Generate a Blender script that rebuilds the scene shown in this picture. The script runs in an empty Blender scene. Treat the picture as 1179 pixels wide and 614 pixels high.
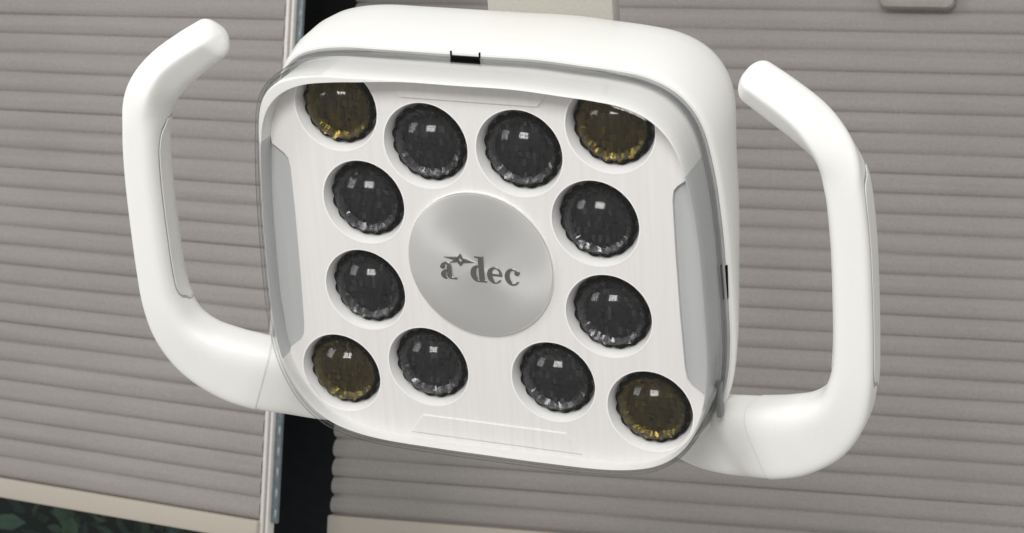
import bpy, bmesh, math, random
from mathutils import Vector, Matrix, noise
random.seed(11)
S = bpy.context.scene
COL = S.collection
R = math.radians
MM = 0.001

# ------------------------------------------------------------------ camera frame
F, CX, CY, W_PX = 2400.0, 589.5, 307.0, 1179.0      # focal length in pixels of a 1179 px wide picture
UP = Vector((0.06, 1, 0)).normalized()              # world up as the camera sees it (camera slightly rolled)
XW = Vector((1, -0.06, 0)).normalized()
CAM = Vector((0, 0, 1.5))
M3 = Matrix((XW, Vector((0, 0, -1)), UP))           # camera space -> world
def w(v): return CAM + M3 @ Vector(v)
def ray(x, y): return Vector(((x - CX) / F, -(y - CY) / F, -1.0))
cam_d = bpy.data.cameras.new('camera'); cam = bpy.data.objects.new('camera', cam_d); COL.objects.link(cam)
cam.matrix_world = Matrix.Translation(CAM) @ M3.to_4x4()
cam_d.sensor_width = 36; cam_d.lens = F / W_PX * 36; cam_d.clip_start = 0.05; cam_d.clip_end = 100
S.camera = cam
cam_d.dof.use_dof = True; cam_d.dof.focus_distance = 1.1; cam_d.dof.aperture_fstop = 33

# ------------------------------------------------------------------ materials
def mat(name):
    m = bpy.data.materials.new(name); m.use_nodes = True
    return m, m.node_tree.nodes, m.node_tree.links, m.node_tree.nodes['Principled BSDF']
def plain(name, col, rough=0.4, metal=0.0, spec=0.5, var=0.03, bump=0.0, scale=60, stretch=(1, 1, 1), coat=0.0):
    m, N, L, b = mat(name)
    b.inputs['Roughness'].default_value = rough; b.inputs['Metallic'].default_value = metal
    b.inputs['Specular IOR Level'].default_value = spec; b.inputs['Coat Weight'].default_value = coat
    tc = N.new('ShaderNodeTexCoord'); mp = N.new('ShaderNodeMapping'); mp.inputs['Scale'].default_value = stretch
    nz = N.new('ShaderNodeTexNoise'); nz.inputs['Scale'].default_value = scale; nz.inputs['Detail'].default_value = 5
    L.new(tc.outputs['Object'], mp.inputs['Vector']); L.new(mp.outputs[0], nz.inputs['Vector'])
    rp = N.new('ShaderNodeValToRGB')
    rp.color_ramp.elements[0].position = 0.3; rp.color_ramp.elements[1].position = 0.7
    rp.color_ramp.elements[0].color = tuple(c * (1 - var) for c in col) + (1,)
    rp.color_ramp.elements[1].color = tuple(min(1, c * (1 + var)) for c in col) + (1,)
    L.new(nz.outputs['Fac'], rp.inputs['Fac']); L.new(rp.outputs[0], b.inputs['Base Color'])
    if bump:
        bp = N.new('ShaderNodeBump'); bp.inputs['Strength'].default_value = bump; bp.inputs['Distance'].default_value = 0.001
        L.new(nz.outputs['Fac'], bp.inputs['Height']); L.new(bp.outputs[0], b.inputs['Normal'])
    return m
M_WHITE = plain('white_plastic', (.76, .76, .735), .34, var=.012, scale=900, bump=.05)
M_HANDLE = plain('handle_plastic', (.79, .79, .77), .38, var=.012, scale=900, bump=.06)
M_GRIP = plain('grip_rubber', (.70, .69, .655), .6, var=.05, scale=1500, bump=.2)
M_PLATE = plain('reflector_white', (.80, .783, .776), .42, var=.032, scale=110, stretch=(3, .10, 1), bump=.12)
M_TRAY = plain('tray_grey', (.49, .50, .505), .5, var=.03, scale=50, stretch=(3, .12, 1))
M_COLLAR = plain('collar_white', (.93, .93, .92), .3, var=.01)
M_REFL_GROOVE = plain('reflection_groove_grey', (.34, .34, .34), .5, var=.1)  # grey of the seam's reflections as colour; also the grip's groove
M_JOINT = plain('joint_grey', (.70, .70, .69), .5)
M_BLACK = plain('slot_black', (.005, .005, .005), .8, spec=.05)
M_CLIP = plain('clip_grey', (.16, .165, .165), .35)
M_ARM = plain('arm_paint', (.40, .385, .345), .5, var=.05, scale=500, bump=.1)
M_LETTER = plain('letter_chrome', (.25, .255, .26), .24, metal=1.0, var=.02)
def fabric():
    m = plain('blind_fabric', (.290, .271, .259), .85, spec=.2, var=.07, scale=420, bump=.5)
    N, L = m.node_tree.nodes, m.node_tree.links; b = N['Principled BSDF']
    src = b.inputs['Base Color'].links[0].from_socket
    tc = N.new('ShaderNodeTexCoord'); mp = N.new('ShaderNodeMapping'); mp.inputs['Scale'].default_value = (5, 160, 1)
    nz = N.new('ShaderNodeTexNoise'); nz.inputs['Scale'].default_value = 1; nz.inputs['Detail'].default_value = 3
    n2 = N.new('ShaderNodeTexNoise'); n2.inputs['Scale'].default_value = 6; n2.inputs['Detail'].default_value = 3
    mr = N.new('ShaderNodeMapRange'); mr.inputs['From Min'].default_value = .3; mr.inputs['From Max'].default_value = .7; mr.inputs['To Min'].default_value = .955; mr.inputs['To Max'].default_value = 1.045
    m2 = N.new('ShaderNodeMapRange'); m2.inputs['From Min'].default_value = .3; m2.inputs['From Max'].default_value = .7; m2.inputs['To Min'].default_value = .95; m2.inputs['To Max'].default_value = 1.05
    mu = N.new('ShaderNodeMath'); mu.operation = 'MULTIPLY'; vm = N.new('ShaderNodeVectorMath'); vm.operation = 'SCALE'
    L.new(tc.outputs['Object'], mp.inputs[0]); L.new(mp.outputs[0], nz.inputs['Vector']); L.new(tc.outputs['Object'], n2.inputs['Vector'])
    L.new(nz.outputs['Fac'], mr.inputs['Value']); L.new(n2.outputs['Fac'], m2.inputs['Value'])
    L.new(mr.outputs[0], mu.inputs[0]); L.new(m2.outputs[0], mu.inputs[1])
    L.new(src, vm.inputs[0]); L.new(mu.outputs[0], vm.inputs['Scale']); L.new(vm.outputs[0], b.inputs['Base Color'])
    return m
M_FAB = fabric()
M_RAIL = plain('rail_fabric', (.44, .395, .345), .75, spec=.3, var=.06, scale=700, bump=.35)
M_PULL = plain('pull_plastic', (.27, .255, .23), .5, var=.1, scale=120)
M_SASH = plain('sash_white', (.62, .59, .56), .4, var=.05, scale=200)
M_STRIP = plain('strip_grey', (.11, .135, .15), .35, var=.2, scale=200)
M_LIT_CELL = plain('lit_cell_pale', (.22, .26, .29), .3, var=.1, scale=300)
M_GAP = plain('gap_black', (.0085, .0085, .011), .6, spec=.2, var=.2, scale=80)
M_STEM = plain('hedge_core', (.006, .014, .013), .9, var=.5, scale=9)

def leaf_mat():
    m, N, L, b = mat('leaf_green')
    oi = N.new('ShaderNodeTexCoord'); nz = N.new('ShaderNodeTexNoise'); nz.inputs['Scale'].default_value = 14
    rp = N.new('ShaderNodeValToRGB')
    e = rp.color_ramp.elements
    e[0].position = .35; e[0].color = (.018, .045, .040, 1); e[1].position = .75; e[1].color = (.105, .165, .075, 1)
    L.new(oi.outputs['Object'], nz.inputs['Vector']); L.new(nz.outputs['Fac'], rp.inputs['Fac']); L.new(rp.outputs[0], b.inputs['Base Color'])
    b.inputs['Roughness'].default_value = .38
    return m
M_LEAF = leaf_mat()

def refl(N, L, f0, k):
    """thin-sheet reflectance, the same from both faces"""
    lw = N.new('ShaderNodeLayerWeight'); lw.inputs['Blend'].default_value = .5
    pw = N.new('ShaderNodeMath'); pw.operation = 'POWER'; pw.inputs[1].default_value = 5
    ma = N.new('ShaderNodeMath'); ma.operation = 'MULTIPLY_ADD'; ma.inputs[1].default_value = k; ma.inputs[2].default_value = f0
    L.new(lw.outputs['Facing'], pw.inputs[0]); L.new(pw.outputs[0], ma.inputs[0])
    return ma
def cover_mat():
    m, N, L, b = mat('clear_cover'); N.remove(b)
    out = N['Material Output']
    tr = N.new('ShaderNodeBsdfTransparent'); gl = N.new('ShaderNodeBsdfGlossy'); gl.inputs['Roughness'].default_value = .06
    lw = N.new('ShaderNodeLayerWeight'); lw.inputs['Blend'].default_value = .5
    pw = N.new('ShaderNodeMath'); pw.operation = 'POWER'; pw.inputs[1].default_value = 5.0
    rp = N.new('ShaderNodeValToRGB')
    rp.color_ramp.elements[0].color = (.985, .985, .985, 1); rp.color_ramp.elements[1].color = (.34, .35, .36, 1)
    fr = refl(N, L, .017, .75)
    mx = N.new('ShaderNodeMixShader')
    L.new(lw.outputs['Facing'], pw.inputs[0]); L.new(pw.outputs[0], rp.inputs['Fac']); L.new(rp.outputs[0], tr.inputs['Color'])
    L.new(fr.outputs[0], mx.inputs['Fac']); L.new(tr.outputs[0], mx.inputs[1]); L.new(gl.outputs[0], mx.inputs[2])
    L.new(mx.outputs[0], out.inputs['Surface'])
    return m
M_COVER = cover_mat()

def lens_mat(name, col, rough, metal, spec):
    m = plain(name, col, rough, metal=metal, spec=spec, var=.35, scale=140, stretch=(2.2, .5, 1))
    return m
M_LENS = lens_mat('lens_dark', (.024, .024, .027), .3, .85, .5)
M_LENSG = lens_mat('lens_dark_outer', (.060, .060, .064), .26, .9, .5)
M_AMB = lens_mat('lens_amber', (.047, .035, .004), .28, .85, .5)
M_AMBG = lens_mat('lens_amber_outer', (.083, .060, .008), .26, .9, .5)
def dome_mat():
    m, N, L, b = mat('lens_glass'); N.remove(b)
    tr = N.new('ShaderNodeBsdfTransparent'); tr.inputs['Color'].default_value = (.93, .93, .93, 1)
    gl = N.new('ShaderNodeBsdfGlossy'); gl.inputs['Roughness'].default_value = .09
    fr = refl(N, L, .034, .3); mx = N.new('ShaderNodeMixShader')
    L.new(fr.outputs[0], mx.inputs[0]); L.new(tr.outputs[0], mx.inputs[1]); L.new(gl.outputs[0], mx.inputs[2]); L.new(mx.outputs[0], N['Material Output'].inputs['Surface'])
    return m
M_DOME = dome_mat()

def disc_mat():
    m, N, L, b = mat('spun_metal')
    b.inputs['Base Color'].default_value = (.95, .95, .94, 1); b.inputs['Metallic'].default_value = 1
    b.inputs['Roughness'].default_value = .44; b.inputs['Anisotropic'].default_value = .65
    tg = N.new('ShaderNodeTangent'); tg.direction_type = 'RADIAL'; tg.axis = 'Z'
    L.new(tg.outputs[0], b.inputs['Tangent'])
    tc = N.new('ShaderNodeTexCoord'); ln = N.new('ShaderNodeVectorMath'); ln.operation = 'LENGTH'
    nz = N.new('ShaderNodeTexNoise'); nz.noise_dimensions = '1D'; nz.inputs['Scale'].default_value = 2500; nz.inputs['Detail'].default_value = 2
    bp = N.new('ShaderNodeBump'); bp.inputs['Strength'].default_value = .06; bp.inputs['Distance'].default_value = .0005
    L.new(tc.outputs['Object'], ln.inputs[0]); L.new(ln.outputs['Value'], nz.inputs['W']); L.new(nz.outputs['Fac'], bp.inputs['Height'])
    L.new(bp.outputs[0], b.inputs['Normal'])
    return m
M_DISC = disc_mat()

# ------------------------------------------------------------------ object helpers
def link(name, me, m, parent=None, smooth=35):
    o = bpy.data.objects.new(name, me); COL.objects.link(o)
    for x in (m if isinstance(m, (list, tuple)) else [m]):
        if len(me.materials) < (len(m) if isinstance(m, (list, tuple)) else 1): me.materials.append(x)
    if parent: o.parent = parent
    if smooth is not None:
        me.shade_smooth(); me.set_sharp_from_angle(angle=R(smooth))
    return o
def bm_link(name, bm, m, parent=None, smooth=35, recalc=True):
    if recalc: bmesh.ops.recalc_face_normals(bm, faces=bm.faces)
    me = bpy.data.meshes.new(name); bm.to_mesh(me); bm.free()
    return link(name, me, m, parent, smooth)
def thing(name, label, cat, mw, group=None):
    o = bpy.data.objects.new(name, None); COL.objects.link(o); o.empty_display_size = .05
    o.matrix_world = mw; o['label'] = label; o['category'] = cat
    if group: o['group'] = group
    return o
def loft(bm, rings, close=True, cap0=False, cap1=False, mi=0):
    vs = [[bm.verts.new(p) for p in r] for r in rings]
    n = len(rings[0])
    for a, b in zip(vs, vs[1:]):
        for i in range(n if close else n - 1):
            f = bm.faces.new((a[i], a[(i + 1) % n], b[(i + 1) % n], b[i])); f.material_index = mi
    if cap0: bm.faces.new(vs[0][::-1]).material_index = mi
    if cap1: bm.faces.new(vs[-1]).material_index = mi
    return vs
def box(bm, lo, hi, bev=0.0, seg=2):
    r = bmesh.ops.create_cube(bm, size=1)
    for v in r['verts']:
        v.co = Vector([lo[i] + (v.co[i] + .5) * (hi[i] - lo[i]) for i in range(3)])
    if bev:
        es = list({e for v in r['verts'] for e in v.link_edges})
        bmesh.ops.bevel(bm, geom=es, offset=bev, segments=seg, profile=.5, affect='EDGES')
def curve_mesh(splines, extrude, bevel=0.0, z=0.0):
    """filled 2-D outlines (holes allowed) with thickness, as mesh data"""
    cu = bpy.data.curves.new('outline', 'CURVE'); cu.dimensions = '2D'; cu.fill_mode = 'BOTH'
    cu.extrude = extrude; cu.bevel_depth = bevel; cu.bevel_resolution = 1
    for pts in splines:
        sp = cu.splines.new('POLY'); sp.points.add(len(pts) - 1)
        for p, q in zip(sp.points, pts): p.co = (q[0], q[1], 0, 1)
        sp.use_cyclic_u = True
    o = bpy.data.objects.new('outline', cu); COL.objects.link(o)
    dg = bpy.context.evaluated_depsgraph_get(); dg.update()
    me = bpy.data.meshes.new_from_object(o.evaluated_get(dg))
    bpy.data.objects.remove(o); bpy.data.curves.remove(cu)
    me.materials.clear()
    for v in me.vertices: v.co.z += z
    return me
def catmull(P, n, closed=True):
    out = []; m = len(P)
    rng = m if closed else m - 1
    for i in range(rng):
        p = [P[(i + k) % m] if closed else P[min(max(i + k, 0), m - 1)] for k in (-1, 0, 1, 2)]
        for j in range(n):
            t = j / n
            out.append(tuple(.5 * ((2 * p[1][c]) + (-p[0][c] + p[2][c]) * t + (2 * p[0][c] - 5 * p[1][c] + 4 * p[2][c] - p[3][c]) * t * t
                       + (-p[0][c] + 3 * p[1][c] - 3 * p[2][c] + p[3][c]) * t ** 3) for c in range(len(p[1]))))
    if not closed: out.append(tuple(P[-1]))
    return out
def smoothstep(a, b, x):
    t = min(1, max(0, (x - a) / (b - a))); return t * t * (3 - 2 * t)

# ------------------------------------------------------------------ the lamp head
n_ = Vector((-.36386, -.41147, 0)); n_.z = math.sqrt(1 - n_.x ** 2 - n_.y ** 2)
u_ = Vector((1, -.10246, 0)); u_.z = -(n_.x * u_.x + n_.y * u_.y) / n_.z; u_.normalize()
v_ = n_.cross(u_)
Oc = ray(554, 304) * 1.1
RL = M3 @ Matrix((u_, v_, n_)).transposed()
LAMP = thing('dental_light', 'white square dental lamp head with twelve lenses, clear cover and two curved handles', 'dental light',
             Matrix.Translation(w(Oc)) @ RL.to_4x4())

half = [(0, 107), (30, 107), (55, 105.3), (72, 104), (88, 101.6), (101.5, 96), (111.2, 87.2), (117.2, 76), (120.7, 62), (123.5, 45), (125.8, 20), (126.8, 0),
        (127.6, -20), (127.8, -42), (126, -62), (121.5, -78), (114, -92), (103.5, -102.5), (89, -109.5), (66, -113.5), (30, -114.5), (0, -114.6)]
left = [(30, 107.2), (57, 107.3), (80, 107.2), (97, 104.6), (107.2, 100.3), (114, 93), (118.3, 83), (121, 68), (123.8, 45)] + half[10:-1]
OUT = catmull([(x * MM, y * MM) for x, y in half] + [(-x * MM, y * MM) for x, y in half[-2:0:-1]], 6)     # at the front face
OUTB = catmull([(x * MM, y * MM) for x, y in half] + [(-x * MM, y * MM) for x, y in left[::-1]], 6)         # at the seam
NO = len(OUT)
def normals(P):
    r = []
    for i in range(len(P)):
        a, b = Vector(P[i - 1]), Vector(P[(i + 1) % len(P)])
        t = (b - a).normalized(); r.append(Vector((-t.y, t.x)))
    c = sum(((Vector(p).dot(k)) for p, k in zip(P, r)))
    return r if c > 0 else [-k for k in r]
NRM = normals(OUT); NRMB = normals(OUTB)
def off(d, z, bl=None):
    """outline pushed out by d(x,y) at depth z(x,y)"""
    res = []
    if bl is None: bl = 1.0 if callable(z) else 1 - smoothstep(-20 * MM, 12 * MM, z)
    for p0, k0, p1, k1 in zip(OUT, NRM, OUTB, NRMB):
        p = Vector(p0).lerp(Vector(p1), bl); k = k0.lerp(k1, bl).normalized()
        dd = d(*p) if callable(d) else d
        q = p + k * dd
        zz = z(*q) if callable(z) else z
        res.append((q.x, q.y, zz))
    return res

# housing: white body behind the cover, deeper towards the top
def zback(y): return -(51 + .32 * y / MM) * MM if y > -.09 else -36 * MM
def hoff(t):
    side = {0: 3.0, .06: 3.6, .3: 3.6, .6: 2.6, .8: 1.2, .9: -.2, .96: -2.2, 1.0: -6.5}[t]
    top = {0: 3.0, .06: 4.4, .3: 7.4, .6: 8.4, .8: 7.4, .9: 5.6, .96: 3.2, 1.0: -2.5}[t]
    return lambda x, y: MM * (side + (top - side) * smoothstep(.045, .1, y))
bm = bmesh.new()
rings = [off(-15 * MM, -21.7 * MM), off(2.2 * MM, -21.6 * MM)]
for t in (0, .06, .3, .6, .8, .9, .96, 1.0):
    rings.append(off(hoff(t), (lambda t: lambda x, y: -22.4 * MM + t * (zback(y) + 22.4 * MM))(t)))
last = rings[-1]
rings.append([(x * .8, y * .8, z - 4 * MM) for x, y, z in last])
rings.append([(x * .4, y * .4, z * .6 - 27 * MM) for x, y, z in last])
loft(bm, rings, cap0=False, cap1=True)
HOUS = bm_link('housing', bm, M_WHITE, LAMP, smooth=40)

# inner grey tray behind the reflector, reaching the housing rim
bm = bmesh.new()
loft(bm, [off(-3.8 * MM, -21.4 * MM, 0), off(-3.8 * MM, -14.5 * MM, 0), [(x * .3, y * .3, -14.5 * MM) for x, y in OUT]], cap1=True)
for f in bm.faces:
    c = f.calc_center_median()
    if abs(c.x) > .07 and -.085 < c.y < .085: f.material_index = 1
bm_link('inner_tray', bm, [M_WHITE, M_TRAY], LAMP)

# added grey ring painting in the seam's gap and reflections: wide at the corners and sides, a hairline at the middle of the top
def gh(x, y):
    m = 1 - smoothstep(.055, .085, abs(x)) if y > 0 else 0
    return (.15 + 1.6 * (1 - m)) * MM
bm = bmesh.new()
a = off(.9 * MM, -21.5 * MM); b = off(.9 * MM, lambda x, y: -21.5 * MM + gh(x, y)); c = off(-.6 * MM, lambda x, y: -21.5 * MM + gh(x, y))
loft(bm, [a, b, c])
bm_link('seam_reflection_ring', bm, M_REFL_GROOVE, HOUS)

# slots in the seam (top and right) and the grey clip
def slot(name, x0, x1, y, vertical, m):
    bm = bmesh.new()
    if vertical:
        box(bm, (y * MM - 3 * MM, x0 * MM, -22.0 * MM), (y * MM + 1.0 * MM, x1 * MM, -19.8 * MM), .4 * MM)
    else:
        box(bm, (x0 * MM, y * MM - 3 * MM, -21.9 * MM), (x1 * MM, y * MM + .7 * MM, -20.0 * MM), .4 * MM)
        for xx in (x0, x1):
            box(bm, (xx * MM - .5 * MM, y * MM, -22.6 * MM), (xx * MM + .5 * MM, y * MM + 2.9 * MM, -21.2 * MM), .2 * MM)
    return bm_link(name, bm, m, HOUS)
slot('latch_slot', -17, -1, 107, False, M_BLACK)
slot('latch_slot', -16, 3, 127.6, True, M_BLACK)
bm = bmesh.new(); box(bm, (124.2 * MM, -80 * MM, -14 * MM), (126.8 * MM, -60 * MM, -8 * MM), .8 * MM)

# white reflector plate: outline with side notches, twelve round holes
LENS = [(-76, 84, 'a'), (76, 84, 'a'), (-90.4, -74.5, 'a'), (90.4, -74.5, 'a'), (-26.1, 66.7, 'd'), (26.1, 66.7, 'd'),
        (-65.4, 31.4, 'd'), (65.4, 31.4, 'd'), (-70, -20.9, 'd'), (70, -20.9, 'd'), (-36.5, -64, 'd'), (36.5, -64, 'd')]
bm_clip = bm
LENS = [(x, y - 1.8, k) for x, y, k in LENS]
bm_link('cover_clip', bm_clip, M_CLIP, LAMP)
ins = [(q[0], q[1]) for q in off(-3.5 * MM, 0, 0)]
_pol = sorted((math.atan2(y, x), math.hypot(x, y)) for x, y in ins)
def clamp(x, y, gap):
    """keeps a point (metres, lamp plane) inside the reflector outline by a gap"""
    a, r = math.atan2(y, x), math.hypot(x, y)
    best = min(_pol, key=lambda t: abs(t[0] - a))[1] - gap
    if r > best: x, y = x * best / r, y * best / r
    return x, y
notch = [(116.6, 59.3), (113.6, 57.0), (110, 54.3), (107.8, 51.5), (107.0, 46), (107.4, 20), (108.6, -16), (110.2, -48), (111.2, -54.5), (113.5, -58.5), (120.8, -64.3)]
right = [p for p in ins if p[0] > 0]
# walk the outline from top centre clockwise, swapping the notch in
def with_notch(P):
    res = []; done_r = done_l = False
    for x, y in P:
        if abs(x) > .10 and -.0655 < y < .0615:
            if x > 0 and not done_r:
                res += [(a * MM, b * MM) for a, b in notch]; done_r = True
            elif x < 0 and not done_l:
                res += [(-a * MM, b * MM) for a, b in notch[::-1]]; done_l = True
            continue
        res.append((x, y))
    return res
plate_out = with_notch(ins)
def circ(cx, cy, r, n=64): return [(cx * MM + r * MM * math.cos(2 * math.pi * i / n), cy * MM + r * MM * math.sin(2 * math.pi * i / n)) for i in range(n)]
RH = 24.2
me = curve_mesh([plate_out] + [[clamp(a, b, 1.3 * MM) for a, b in circ(x, y, RH)] for x, y, k in LENS], .9 * MM, .25 * MM, -1.15 * MM)
PLATE = link('reflector_plate', me, M_PLATE, LAMP, 30)
# upright wall of the reflector all round, grey at the side notches
bm = bmesh.new()
def wtop(x, y): return (8.6 + 3.6 * smoothstep(.03, .10, y)) * MM
def wring(d, dz, bl): return [(a, b, wtop(a, b) + dz * MM) for a, b, c in off(d * MM, 0, bl)]
wall = [off(-2.3 * MM, -19 * MM, .8), wring(-2.3, -.9, .75), wring(-2.7, -.1, .7), wring(-3.0, 0, 0), wring(-3.4, -1.0, 0), off(-3.4 * MM, -3.0 * MM, 0)]
loft(bm, wall)
for f in bm.faces:
    c = f.calc_center_median()
    if abs(c.x) > .07 and -.068 < c.y < .063: f.material_index = 1
bm_link('reflector_wall', bm, [M_WHITE, M_TRAY], PLATE)
# grey panels in the side notches
for sg in (-1, 1):
    pts = [(x * sg * .985, y * 1.03 - (0 if abs(y) < 50 else 0)) for x, y in notch]
    edge = [(x * sg, y) for x, y in ((118.4, 61.5), (119.6, 54), (122.0, 30), (123.7, 0), (124.7, -30), (123.4, -60), (122.6, -67))]
    pp = [(x, y) for x, y in edge] + [p for p in pts[::-1] if abs(p[0]) < 118]
    me = curve_mesh([[(x * MM, y * MM) for x, y in pp]], .5 * MM, 0, -2.9 * MM)
    link('side_panel', me, M_TRAY, PLATE, 30)
for pts in ([(-44, 99.5), (-38, 91.5), (38, 91.5), (44, 99.5)], [(-50, -107.5), (-42, -96.5), (42, -96.5), (50, -107.5)]):
    me = curve_mesh([[(x * MM, y * MM) for x, y in pts]], .35 * MM, .3 * MM, .25 * MM)
    link('latch_tab', me, M_PLATE, PLATE, 30)

# lenses: a dark faceted cup under a clear dome
def lens_mesh(seed, lx, ly):
    rnd = random.Random(seed); bm = bmesh.new(); n = 40
    def ring_mesh(prof, n, mats, jit, smooth, tri):
        vs = []
        for k, (r, z) in enumerate(prof):
            c = []
            for i in range(n):
                a = 2 * math.pi * (i + (.5 * (k % 2) if tri else 0)) / n
                sc = .945 + .075 * abs(math.sin(8 * a)) if r > 19.0 and tri else 1
                rr = r * sc + jit[k] * rnd.uniform(-.5, .5); zz = z + jit[k] * rnd.uniform(-.5, .5)
                c.append(bm.verts.new((rr * MM * math.cos(a), rr * MM * math.sin(a), zz * MM)))
            vs.append(c)
        for k, (A, B) in enumerate(zip(vs, vs[1:])):
            for i in range(n):
                i2 = (i + 1) % n
                q = [(A[i], A[i2], B[i2], B[i])] if not tri else ([(A[i], A[i2], B[i]), (A[i2], B[i2], B[i])] if k % 2 == 0 else [(A[i], A[i2], B[i2]), (A[i], B[i2], B[i])])
                for t in q:
                    f = bm.faces.new(t); f.material_index = mats[k]; f.smooth = smooth
        f = bm.faces.new(vs[-1]); f.material_index = mats[-1]; f.smooth = smooth
    core = [(21.5, -6.9), (20.4, -6.3), (19.4, -4.8), (18.2, -6.3), (15.6, -8.1), (15.2, -10.5)]
    ring_mesh(core, 64, (2, 2, 1, 1, 2), (0, 0, .1, .9, .9, 0), False, True)
    nx, ny = 17, 9                                                # facets of the cup floor, taller than wide
    for ix in range(nx):
        for iy in range(ny):
            x0, y0 = (ix - nx / 2) * 2.0, (iy - ny / 2) * 3.8
            q = []
            tx, ty, tz = rnd.gauss(0, .16), rnd.gauss(0, .18), rnd.uniform(-.2, .2)
            for cx_, cy_ in ((0, 0), (2.0, 0), (2.0, 3.8), (0, 3.8)):
                x, y = x0 + cx_, y0 + cy_; r = math.hypot(x, y)
                if r > 16.6: x, y = x * 16.6 / r, y * 16.6 / r
                q.append((x, y, -8.9 + .0036 * (x * x + y * y) + tz + tx * (cx_ - 1) + ty * (cy_ - 1.9)))
            if len({(round(a, 2), round(b, 2)) for a, b, c in q}) < 4: continue
            f = bm.faces.new([bm.verts.new((a * MM, b * MM, c * MM)) for a, b, c in q]); f.material_index = 1 if rnd.random() < .13 else 0; f.smooth = False
    dome = [(r, math.sqrt(21.8 ** 2 - r * r) - 15.6) for r in (19.7, 18.6, 16.8, 14.4, 11.4, 8.0, 4.6, 1.6)]
    ring_mesh(dome, 40, (3,) * 7, (0, .05, .10, .12, .12, .12, .10, 0), True, False)
    for v in bm.verts:
        v.co.x *= .975; v.co.y *= .975
        a, b = clamp(v.co.x + lx * MM, v.co.y + ly * MM, 1.4 * MM); v.co.x = a - lx * MM; v.co.y = b - ly * MM
    for f in bm.faces:
        f.normal_update()
        if f.normal.z < 0: f.normal_flip()
    me = bpy.data.meshes.new('lens'); bm.to_mesh(me); bm.free()
    return me
def collar_mesh(lx, ly):
    bm = bmesh.new()
    rg = []
    for r, z, g in ((RH + .25, .12, 1.2), (RH - .5, .08, 1.3), (21.6, -6.6, 1.4), (21.6, -8.2, 1.4)):
        c = []
        for x, y in circ(0, 0, r, 72):
            a, b = clamp(x + lx * MM, y + ly * MM, g * MM); c.append((a - lx * MM, b - ly * MM, z * MM))
        rg.append(c)
    loft(bm, rg)
    bmesh.ops.recalc_face_normals(bm, faces=bm.faces)
    me = bpy.data.meshes.new('lens_collar'); bm.to_mesh(me); bm.free()
    me.materials.append(M_COLLAR); me.shade_smooth(); me.set_sharp_from_angle(angle=R(30))
    return me
for i, (x, y, k) in enumerate(LENS):
    me = lens_mesh(i, x, y)
    for m in ((M_AMB, M_AMBG, M_BLACK, M_DOME) if k == 'a' else (M_LENS, M_LENSG, M_BLACK, M_DOME)): me.materials.append(m)
    o = bpy.data.objects.new('lens', me); COL.objects.link(o); o.parent = LAMP; o.location = (x * MM, y * MM, 2 * MM)
    if k == 'a': o['label'] = 'amber tinted corner lens'
    c = bpy.data.objects.new('lens_collar', collar_mesh(x, y)); COL.objects.link(c); c.parent = o; c.location = (0, 0, -2 * MM)

# centre disc with its lettering
bm = bmesh.new()
def cring(r, z): return [(r * MM * math.cos(2 * math.pi * i / 128), r * MM * math.sin(2 * math.pi * i / 128), z * MM) for i in range(128)]
loft(bm, [cring(41.3, -1), cring(41.3, 1.6), cring(40.9, 2.2), cring(40.0, 2.5), cring(30, 2.95), cring(20, 3.2), cring(10, 3.35), cring(2, 3.4)], cap1=True)
DISC = bm_link('logo_disc', bm, M_DISC, LAMP, 30)

def ell(cx, cy, rx, ry, a0, a1, n=22): return [(cx + rx * math.cos(R(a0 + (a1 - a0) * i / n)), cy + ry * math.sin(R(a0 + (a1 - a0) * i / n))) for i in range(n + 1)]
def glyph(name, shapes):
    bm = bmesh.new()
    for j, sp in enumerate(shapes):
        me = curve_mesh([[(x * MM, y * MM) for x, y in s] for s in sp], (.45) * MM, .18 * MM, (3.35 + .03 * j) * MM)
        bm.from_mesh(me); bpy.data.meshes.remove(me)
    return bm_link(name, bm, M_LETTER, DISC, 30, recalc=False)
rect = lambda x0, y0, x1, y1: [(x0, y0), (x1, y0), (x1, y1), (x0, y1)]
yb = -8.7
glyph('letter_a', [
    [[(-21.6, -1.9)] + ell(-18.9, -1.9, 2.8, 2.6, 170, 0) + [(-16.1, -7.6), (-15.2, -8.1), (-13.3, -8.0), (-13.3, yb), (-16.6, yb), (-18.3, -7.4), (-18.3, -1.9)] + ell(-18.9, -1.9, .95, 1.9, 20, 150)],
    [ell(-19.0, -6.4, 2.9, 2.5, 90, 270) + ell(-18.6, -6.4, 1.1, 1.75, 270, 90)],
    [ell(-20.9, -2.0, 1.15, 1.1, 0, 345)]])
glyph('letter_d', [
    [ell(-.6, -4.1, 4.1, 4.7, 80, 280) + ell(0, -4.1, 2.0, 4.0, 275, 85)],
    [[(.1, yb), (3.9, yb), (3.9, -8.0), (2.7, -7.8), (2.7, 6.0), (-1.9, 6.0), (-1.9, 5.3), (.1, 5.0)]]])
glyph('letter_e', [
    [ell(8.8, -4.1, 4.1, 4.7, 0, 325) + ell(9.5, -4.1, 2.4, 4.0, 318, 15)],
    [rect(6.6, -4.3, 12.85, -3.5)]])
glyph('letter_c', [
    [ell(18.8, -4.1, 4.1, 4.7, 48, 325) + ell(19.5, -4.1, 2.5, 4.0, 318, 50)],
    [ell(21.6, -1.7, 1.25, 1.2, 0, 345)]])
glyph('star_emblem', [
    [[(-18.6, 3.6), (-11.6, 4.3), (-10.2, 6.2), (-9.0, 4.2), (-1.9, 2.2), (-8.6, 1.3), (-10.3, -.6), (-11.9, 1.5), (-16.0, .9), (-13.4, 2.6)],
     [(-14.3, 3.2), (-11.4, 2.7), (-10.3, 1.4), (-9.2, 2.4), (-6.0, 2.4), (-9.4, 3.2), (-10.3, 4.2), (-11.3, 3.4)]]])

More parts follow.
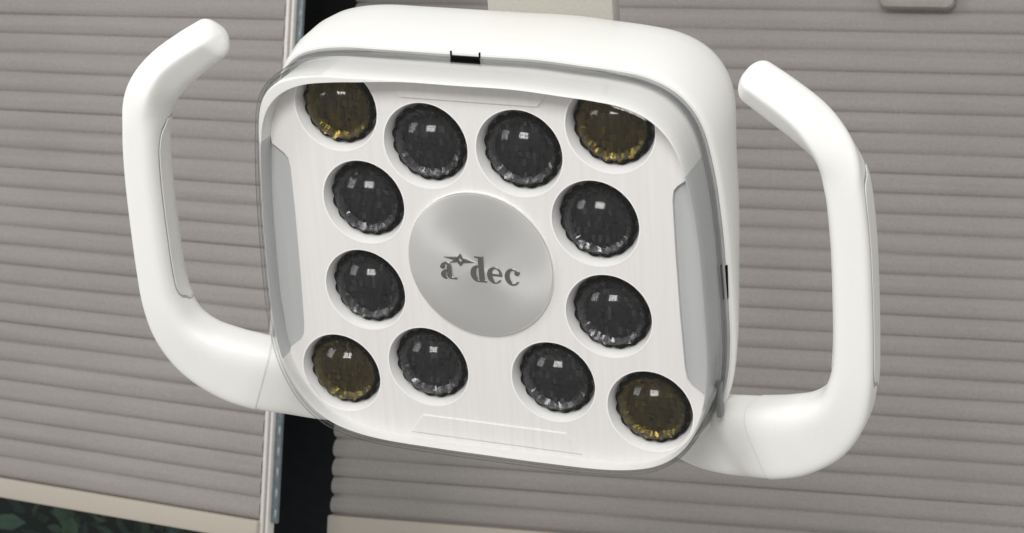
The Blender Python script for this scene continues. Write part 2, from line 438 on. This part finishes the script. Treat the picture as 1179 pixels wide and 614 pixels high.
# clear cover: side wall, rounded edge, flat face
bm = bmesh.new()
rings = [off(0, -20.9 * MM, 1), off(0, -8 * MM, 1), off(0, 4 * MM, 1), off(-.3 * MM, 8 * MM, 1)]
for a in (20, 40, 60, 80, 90):
    rings.append(off((-.3 - 5.5 * (1 - math.cos(R(a)))) * MM, (8 + 6.5 * math.sin(R(a))) * MM, 1))
lx = rings[-1]
rings.append([(x * .55, y * .55, z + .6 * MM) for x, y, z in lx]); rings.append([(x * .15, y * .15, z + .8 * MM) for x, y, z in lx])
loft(bm, rings, cap1=True)
bmesh.ops.recalc_face_normals(bm, faces=bm.faces)
COV = bm_link('lens_cover', bm, M_COVER, LAMP, 50, recalc=False)
sm = COV.modifiers.new('wall', 'SOLIDIFY'); sm.thickness = 1.6 * MM; sm.offset = -1

# handles
HP = [(143.0, 117.0, -8, 10.2, 10.2), (150.5, 112.4, -7.5, 10.6, 10.8), (163, 104.4, -6, 11.0, 11.8), (177, 94.0, -4.5, 11.2, 12.5), (189, 80, -3, 10.4, 12.5), (194.9, 62, -3, 10.0, 12.5),
      (198.1, 35, -3, 10.0, 12.5), (199.5, 0, -3, 10.2, 12.5), (199.7, -28, -3, 10.5, 12.5), (198.3, -45, -3.5, 11.5, 12.8), (193.3, -61.5, -5, 13.7, 13.2), (182.5, -75, -7.5, 17.2, 13.5), (167, -84.5, -11, 20, 13.8), (152, -90.5, -15.5, 21.0, 13.8),
      (138, -96, -23, 21.5, 13), (122, -103, -34, 22.5, 11.5), (104, -106, -42, 21.5, 11), (84, -104, -46, 16, 10), (66, -100, -48, 8, 8)]
path = catmull([(a, b, c, d, e) for a, b, c, d, e in HP], 9, closed=False)
acc = 0.0; tip = []
for i, p in enumerate(path):                                     # rounded end
    if i: acc += math.dist(p[:3], path[i - 1][:3])
    k = math.sqrt(max(.0004, 1 - max(0, 1 - acc / 8.0) ** 2.2))
    tip.append((*p[:3], p[3] * k, p[4] * k))
path = tip
def roll(p): return R(50) * smoothstep(60, 104, p[1])              # the front face turns upwards at the tip
def section(i, P, sgn, grow=0.0, a0=0, a1=360, n=56, ex=3.3, closed=True):
    p = Vector(P[i][:3]); t = (Vector(P[min(i + 1, len(P) - 1)][:3]) - Vector(P[max(i - 1, 0)][:3])).normalized()
    zax = Vector((0, 0, 1)); s = t.cross(zax).normalized(); q = s.cross(t).normalized()      # s: towards the inside of the hook or outside, q: front
    if q.z < 0: q = -q
    f_ = roll(p); s, q = s * math.cos(f_) + q * math.sin(f_), q * math.cos(f_) - s * math.sin(f_)
    tipness = smoothstep(70, 100, p[1])
    hw, hd = P[i][3] + grow, P[i][4] + grow
    res = []
    m = n if closed else n + 1
    for k in range(m):
        a = R(a0 + (a1 - a0) * k / n)
        c, s_ = math.cos(a), math.sin(a)
        q2 = ex + (3.6 * (1 - tipness) if (s_ > 0 and c < 0) else 5.0 * tipness if (s_ > 0 and c > 0) else -.9 * tipness)      # the front outer edge is the crispest
        x = math.copysign(abs(c) ** (2 / q2), c) * hw; y = math.copysign(abs(s_) ** (2 / q2), s_) * hd
        v = p + s * x + q * y
        res.append((sgn * v.x * MM, (v.y - (4.2 * smoothstep(55, 105, v.y) if sgn > 0 else 0)) * MM, v.z * MM))
    return res
i_join = next(i for i, p in enumerate(path) if i > 70 and p[0] < 151)
iy = lambda y: min((i for i, p in enumerate(path) if p[0] > 185), key=lambda i: abs(path[i][1] - y))
for sgn in (-1, 1):
    bm = bmesh.new()
    loft(bm, [section(i, path, sgn) for i in range(i_join + 1)], cap0=True, cap1=True)
    h = bm_link('handle', bm, M_HANDLE, LAMP, 45)
    bm = bmesh.new()
    loft(bm, [section(i, path, sgn, -.35) for i in range(i_join, len(path))], cap0=True, cap1=True)
    bm_link('handle_mount', bm, M_HANDLE, h, 45)
    bm = bmesh.new()                                             # part line between mount and handle
    r0, r1 = section(i_join, path, sgn, .07), section(i_join + 1, path, sgn, .07)
    loft(bm, [r0, [tuple(Vector(a).lerp(Vector(b), .30)) for a, b in zip(r0, r1)]])
    bm_link('joint_ring', bm, M_JOINT, h, 45)
    # grip strip let into the rear half of the handle
    bm = bmesh.new()
    i0, i1 = iy(70), iy(-49)
    rg = []
    A0 = [164, 165, 169, 170] + list(range(176, 365, 7)) + [370, 371, 375, 376]; A = A0
    for i in range(i0, i1 + 1):
        e = min(i - i0, i1 - i); na_ = 24 * (1 - min(1, e / 9)) ** 1.6
        A = [270 + (a - 270) * (1 - na_ / 106) for a in A0]
        rg.append([section(i, path, sgn, ((-.8, .12, .12, .12) if e < 1 else (-.8, .12, .12, .55))[min(k, len(A) - 1 - k, 3)] if e > 0 else -.8, a, a, 1, closed=False)[0] for k, a in enumerate(A)])
    loft(bm, rg, close=False)
    na = len(A) - 1
    for k, f in enumerate(bm.faces):
        r_, c_ = divmod(k, na)
        if c_ in (0, 1, na - 2, na - 1) or r_ < 1 or r_ > len(rg) - 3: f.material_index = 1
    bm_link('grip_insert', bm, [M_GRIP, M_REFL_GROOVE], h, 45)

# mounting arm behind the top of the head
bm = bmesh.new(); box(bm, (-20 * MM, 40 * MM, -92 * MM), (52 * MM, 330 * MM, -80 * MM), 1.5 * MM)
ARM = bm_link('mounting_arm', bm, M_ARM, LAMP)

# ------------------------------------------------------------------ blinds
def blind_frame(px, py, Z, vx, vy, flip):
    P0 = ray(px, py) * Z
    d = Vector((vx - CX, -(vy - CY), -F)).normalized()
    if flip: d = -d                                   # d always runs to the right
    e = (UP - d * UP.dot(d)).normalized(); q = d.cross(e).normalized()
    Mw = Matrix((M3 @ d, M3 @ e, M3 @ q)).transposed()
    return Matrix.Translation(w(P0)) @ Mw.to_4x4()    # local x along pleats, y up, z towards the room
PITCH = .020
def make_blind(label, mw, x0, x1, npl, seed, shear=0.0):
    root = thing('pleated_blind', label, 'window blind', mw, 'pleated blinds over the windows')
    bm = bmesh.new()
    prof = []
    pts = [(0.0, .0), (.02, .10), (.06, .34), (.14, .66), (.26, .90), (.42, 1.0), (.60, .93), (.78, .72), (.90, .46), (.97, .2)]
    rnd = random.Random(seed)
    for k in range(npl):
        jy = rnd.uniform(-.03, .03)
        for t, dep in pts: prof.append(((k + t + (jy if 0 < t < .97 else 0)) * PITCH, dep * .0034))
    prof.append((npl * PITCH, 0))
    ny = len(prof); nx = 90
    fr, bk = [], []
    for i in range(nx + 1):
        x = x0 + (x1 - x0) * i / nx
        c = []; cb = []
        for y, z in prof:
            k = int(y / PITCH + 1e-6)
            wob = noise.noise((x * 5 + seed * 7, k * .7, 0)) * .0005
            zz = noise.noise((x * 7, k * 1.3, seed + 5)) * .0006
            xs = x - shear * y - z * (.9 if i == 0 else .45 if i == 1 else 0)      # the cell ends bulge
            c.append(bm.verts.new((xs, y + wob, z + (zz if z > .001 else 0)))); cb.append(bm.verts.new((xs, y + wob, -z - .0015)))
        fr.append(c); bk.append(cb)
    for i in range(nx):
        for j in range(ny - 1):
            bm.faces.new((fr[i][j], fr[i + 1][j], fr[i + 1][j + 1], fr[i][j + 1]))
            bm.faces.new((bk[i][j], bk[i][j + 1], bk[i + 1][j + 1], bk[i + 1][j]))
    for i in (0, nx):
        for j in range(ny - 1): bm.faces.new((fr[i][j], fr[i][j + 1], bk[i][j + 1], bk[i][j]))
    bm_link('pleated_fabric', bm, M_FAB, root, 70)
    bm = bmesh.new(); box(bm, (x0 - .004, -.0205, -.009), (x1 + .002, -.0006, .0085), .002, 3)
    bm_link('bottom_rail', bm, M_RAIL, root)
    return root
# left: hangs on an inward-opened window leaf; right: on the window beyond the dark gap
LB = blind_frame(300, 598.5, 2.0, -3700, -69, True)
make_blind('grey pleated blind on the left, above the strip of green leaves', LB, -.80, 0, 40, 1, .035)
RB = blind_frame(384, 592, 2.20, -9000, -150, True)
BR = make_blind('grey pleated blind on the right, behind the lamp, with a pull tab near its top', RB, 0, 1.0, 42, 2)
# pull tab of the right blind
bm = bmesh.new()
o2 = [(-.037, .06), (-.037, .008)] + [(-.029 + .008 * math.cos(R(a)), .008 + .008 * math.sin(R(a))) for a in range(190, 271, 16)] + [(.029 + .008 * math.cos(R(a)), .008 + .008 * math.sin(R(a))) for a in range(270, 351, 16)] + [(.037, .008), (.037, .06)]
def inset(k, s): return [(x * s, .03 + (y - .03) * s, k) for x, y in o2]
loft(bm, [inset(.0, 1), inset(.012, 1), inset(.0145, .95), inset(.0135, .88), inset(.012, .80)], cap0=True, cap1=True)
PT = bm_link('pull_tab', bm, M_PULL, BR)
def on_plane(mw, px, py):
    """point of a plane (its local z=0) seen at a pixel, in its own coordinates"""
    inv = mw.inverted(); a = inv @ CAM; b = inv @ w(ray(px, py)); t = a.z / (a.z - b.z)
    return a + (b - a) * t
q = on_plane(RB, 1056, 12.5); PT.location = (q.x, q.y, .005)

# ------------------------------------------------------------------ window leaf: edge profile, weatherstrip, pane
SASH = thing('window_leaf', 'narrow white upright window edge with a grey weatherstrip, left of the dark gap', 'window', LB)
def sheared(bm):
    for v in bm.verts: v.co.x -= .035 * v.co.y
    return bm
bm = bmesh.new()
box(bm, (.0010, -.10, -.010), (.0046, .66, .003), .0008)
box(bm, (.0062, -.10, -.010), (.0092, .66, .0010), .0007)
bm2 = bmesh.new(); box(bm2, (.0042, -.10, -.012), (.0066, .66, -.002))
bm_link('edge_profile', sheared(bm), M_SASH, SASH); bm_link('profile_groove', sheared(bm2), M_STRIP, SASH)
bm = bmesh.new(); box(bm, (.0094, -.002, -.0075), (.0166, .66, -.0035), .001)
WS = bm_link('weatherstrip', sheared(bm), M_STRIP, SASH)
bm = bmesh.new()  # daylight on the blind's cell ends, put in as pale beads
for k in range(31):
    r = bmesh.ops.create_icosphere(bm, subdivisions=2, radius=1)
    for v in r['verts']: v.co = Vector((.0145 + v.co.x * .0016, (k + .35) * PITCH + v.co.y * .0050, -.0036 + v.co.z * .0014))
bm_link('lit_cell_ends', sheared(bm), M_LIT_CELL, WS)
def glass():
    m, N, L, b = mat('pane_glass'); N.remove(b)
    tr = N.new('ShaderNodeBsdfTransparent'); tr.inputs['Color'].default_value = (.80, .90, .90, 1)
    gl = N.new('ShaderNodeBsdfGlossy'); gl.inputs['Roughness'].default_value = .03
    fr = refl(N, L, .02, .7); mx = N.new('ShaderNodeMixShader')
    L.new(fr.outputs[0], mx.inputs[0]); L.new(tr.outputs[0], mx.inputs[1]); L.new(gl.outputs[0], mx.inputs[2]); L.new(mx.outputs[0], N['Material Output'].inputs['Surface'])
    return m
bm = bmesh.new(); box(bm, (-.82, -.4, -.030), (-.022, .66, -.024))
bm_link('pane', bm, glass(), SASH)

# black slab put in for the dark gap between the two windows
PO = blind_frame(368, 592, 2.26, -9000, -150, True)
bm = bmesh.new(); box(bm, (-.13, -.30, -.10), (.10, .75, -.012), .003)
SLAB = bm_link('dark_gap_slab', bm, M_GAP)
SLAB.matrix_world = PO
SLAB['label'] = 'black upright slab standing in for the dark gap between the two pleated blinds'; SLAB['category'] = 'window post'

# ------------------------------------------------------------------ hedge outside
bm = bmesh.new()
rnd = random.Random(5)
c0 = ray(60, 640) * 3.6
HW = Matrix.Translation(w(c0))
for k in range(5200):
    x = rnd.uniform(-1.35, .75); z = rnd.uniform(-.55, .42); y = rnd.uniform(0, .16) + .05 * math.sin(x * 9) + .04 * math.sin(z * 11 + x * 4)
    L_ = rnd.uniform(.014, .034); wd = L_ * rnd.uniform(.42, .66)
    rot = Matrix.Rotation(rnd.uniform(0, 6.28), 3, 'Y') @ Matrix.Rotation(rnd.uniform(-.9, .9), 3, 'X') @ Matrix.Rotation(rnd.uniform(-.9, .9), 3, 'Z')
    pts = [(0, 0, -L_), (wd * .8, -.003, -L_ * .3), (wd * .75, -.003, L_ * .3), (0, .002, L_), (-wd * .75, -.003, L_ * .3), (-wd * .8, -.003, -L_ * .3)]
    vs = [bm.verts.new(Vector((x, y, z)) + rot @ Vector(p)) for p in pts]
    bm.faces.new((vs[0], vs[1], vs[2], vs[3])); bm.faces.new((vs[0], vs[3], vs[4], vs[5]))
for f in bm.faces: f.material_index = 0
nf = len(bm.faces)
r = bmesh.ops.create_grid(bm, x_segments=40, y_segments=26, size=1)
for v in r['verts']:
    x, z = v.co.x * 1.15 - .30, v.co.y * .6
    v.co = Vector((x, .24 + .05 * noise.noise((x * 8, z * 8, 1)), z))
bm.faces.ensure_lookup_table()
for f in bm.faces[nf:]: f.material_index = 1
HEDGE = bm_link('hedge', bm, [M_LEAF, M_STEM], None, None, recalc=False)
HEDGE.matrix_world = HW
HEDGE['label'] = 'dark green leaves outside the window, below the left blind'; HEDGE['category'] = 'hedge'; HEDGE['kind'] = 'stuff'

# ------------------------------------------------------------------ light: ceiling panels of the room and even ambient light
def area(name, loc, target, sx, sy, power, col):
    l = bpy.data.lights.new(name, 'AREA'); l.shape = 'RECTANGLE'; l.size = sx; l.size_y = sy; l.energy = power; l.color = col
    o = bpy.data.objects.new(name, l); COL.objects.link(o); o.location = loc
    o.rotation_euler = (Vector(target) - Vector(loc)).to_track_quat('-Z', 'Y').to_euler()
    return o
area('ceiling_panel', (-.5, -1.0, 2.35), (0, 1.15, 1.5), 1.0, .7, 41, (1, .985, .96))
area('window_light', (-1.75, .55, 2.15), (0, 1.15, 1.5), .75, .75, 12, (1, .99, .97))
wd = bpy.data.worlds.new('World'); S.world = wd; wd.use_nodes = True
N, L = wd.node_tree.nodes, wd.node_tree.links
bg = N['Background']; bg.inputs['Strength'].default_value = .66
tc = N.new('ShaderNodeTexCoord'); sx = N.new('ShaderNodeSeparateXYZ'); mr = N.new('ShaderNodeMapRange')
mr.inputs['From Min'].default_value = -1; mr.inputs['From Max'].default_value = 1
rp = N.new('ShaderNodeValToRGB')
rp.color_ramp.elements[0].color = (.62, .60, .57, 1); rp.color_ramp.elements[1].color = (1, 1, .99, 1)
L.new(tc.outputs['Generated'], sx.inputs[0]); L.new(sx.outputs['Z'], mr.inputs['Value']); L.new(mr.outputs[0], rp.inputs['Fac']); L.new(rp.outputs[0], bg.inputs['Color'])

S.render.engine = 'CYCLES'
S.cycles.max_bounces = 10; S.cycles.transparent_max_bounces = 20
S.view_settings.view_transform = 'Standard'; S.view_settings.look = 'None'
S.view_settings.exposure = 0; S.view_settings.gamma = 1
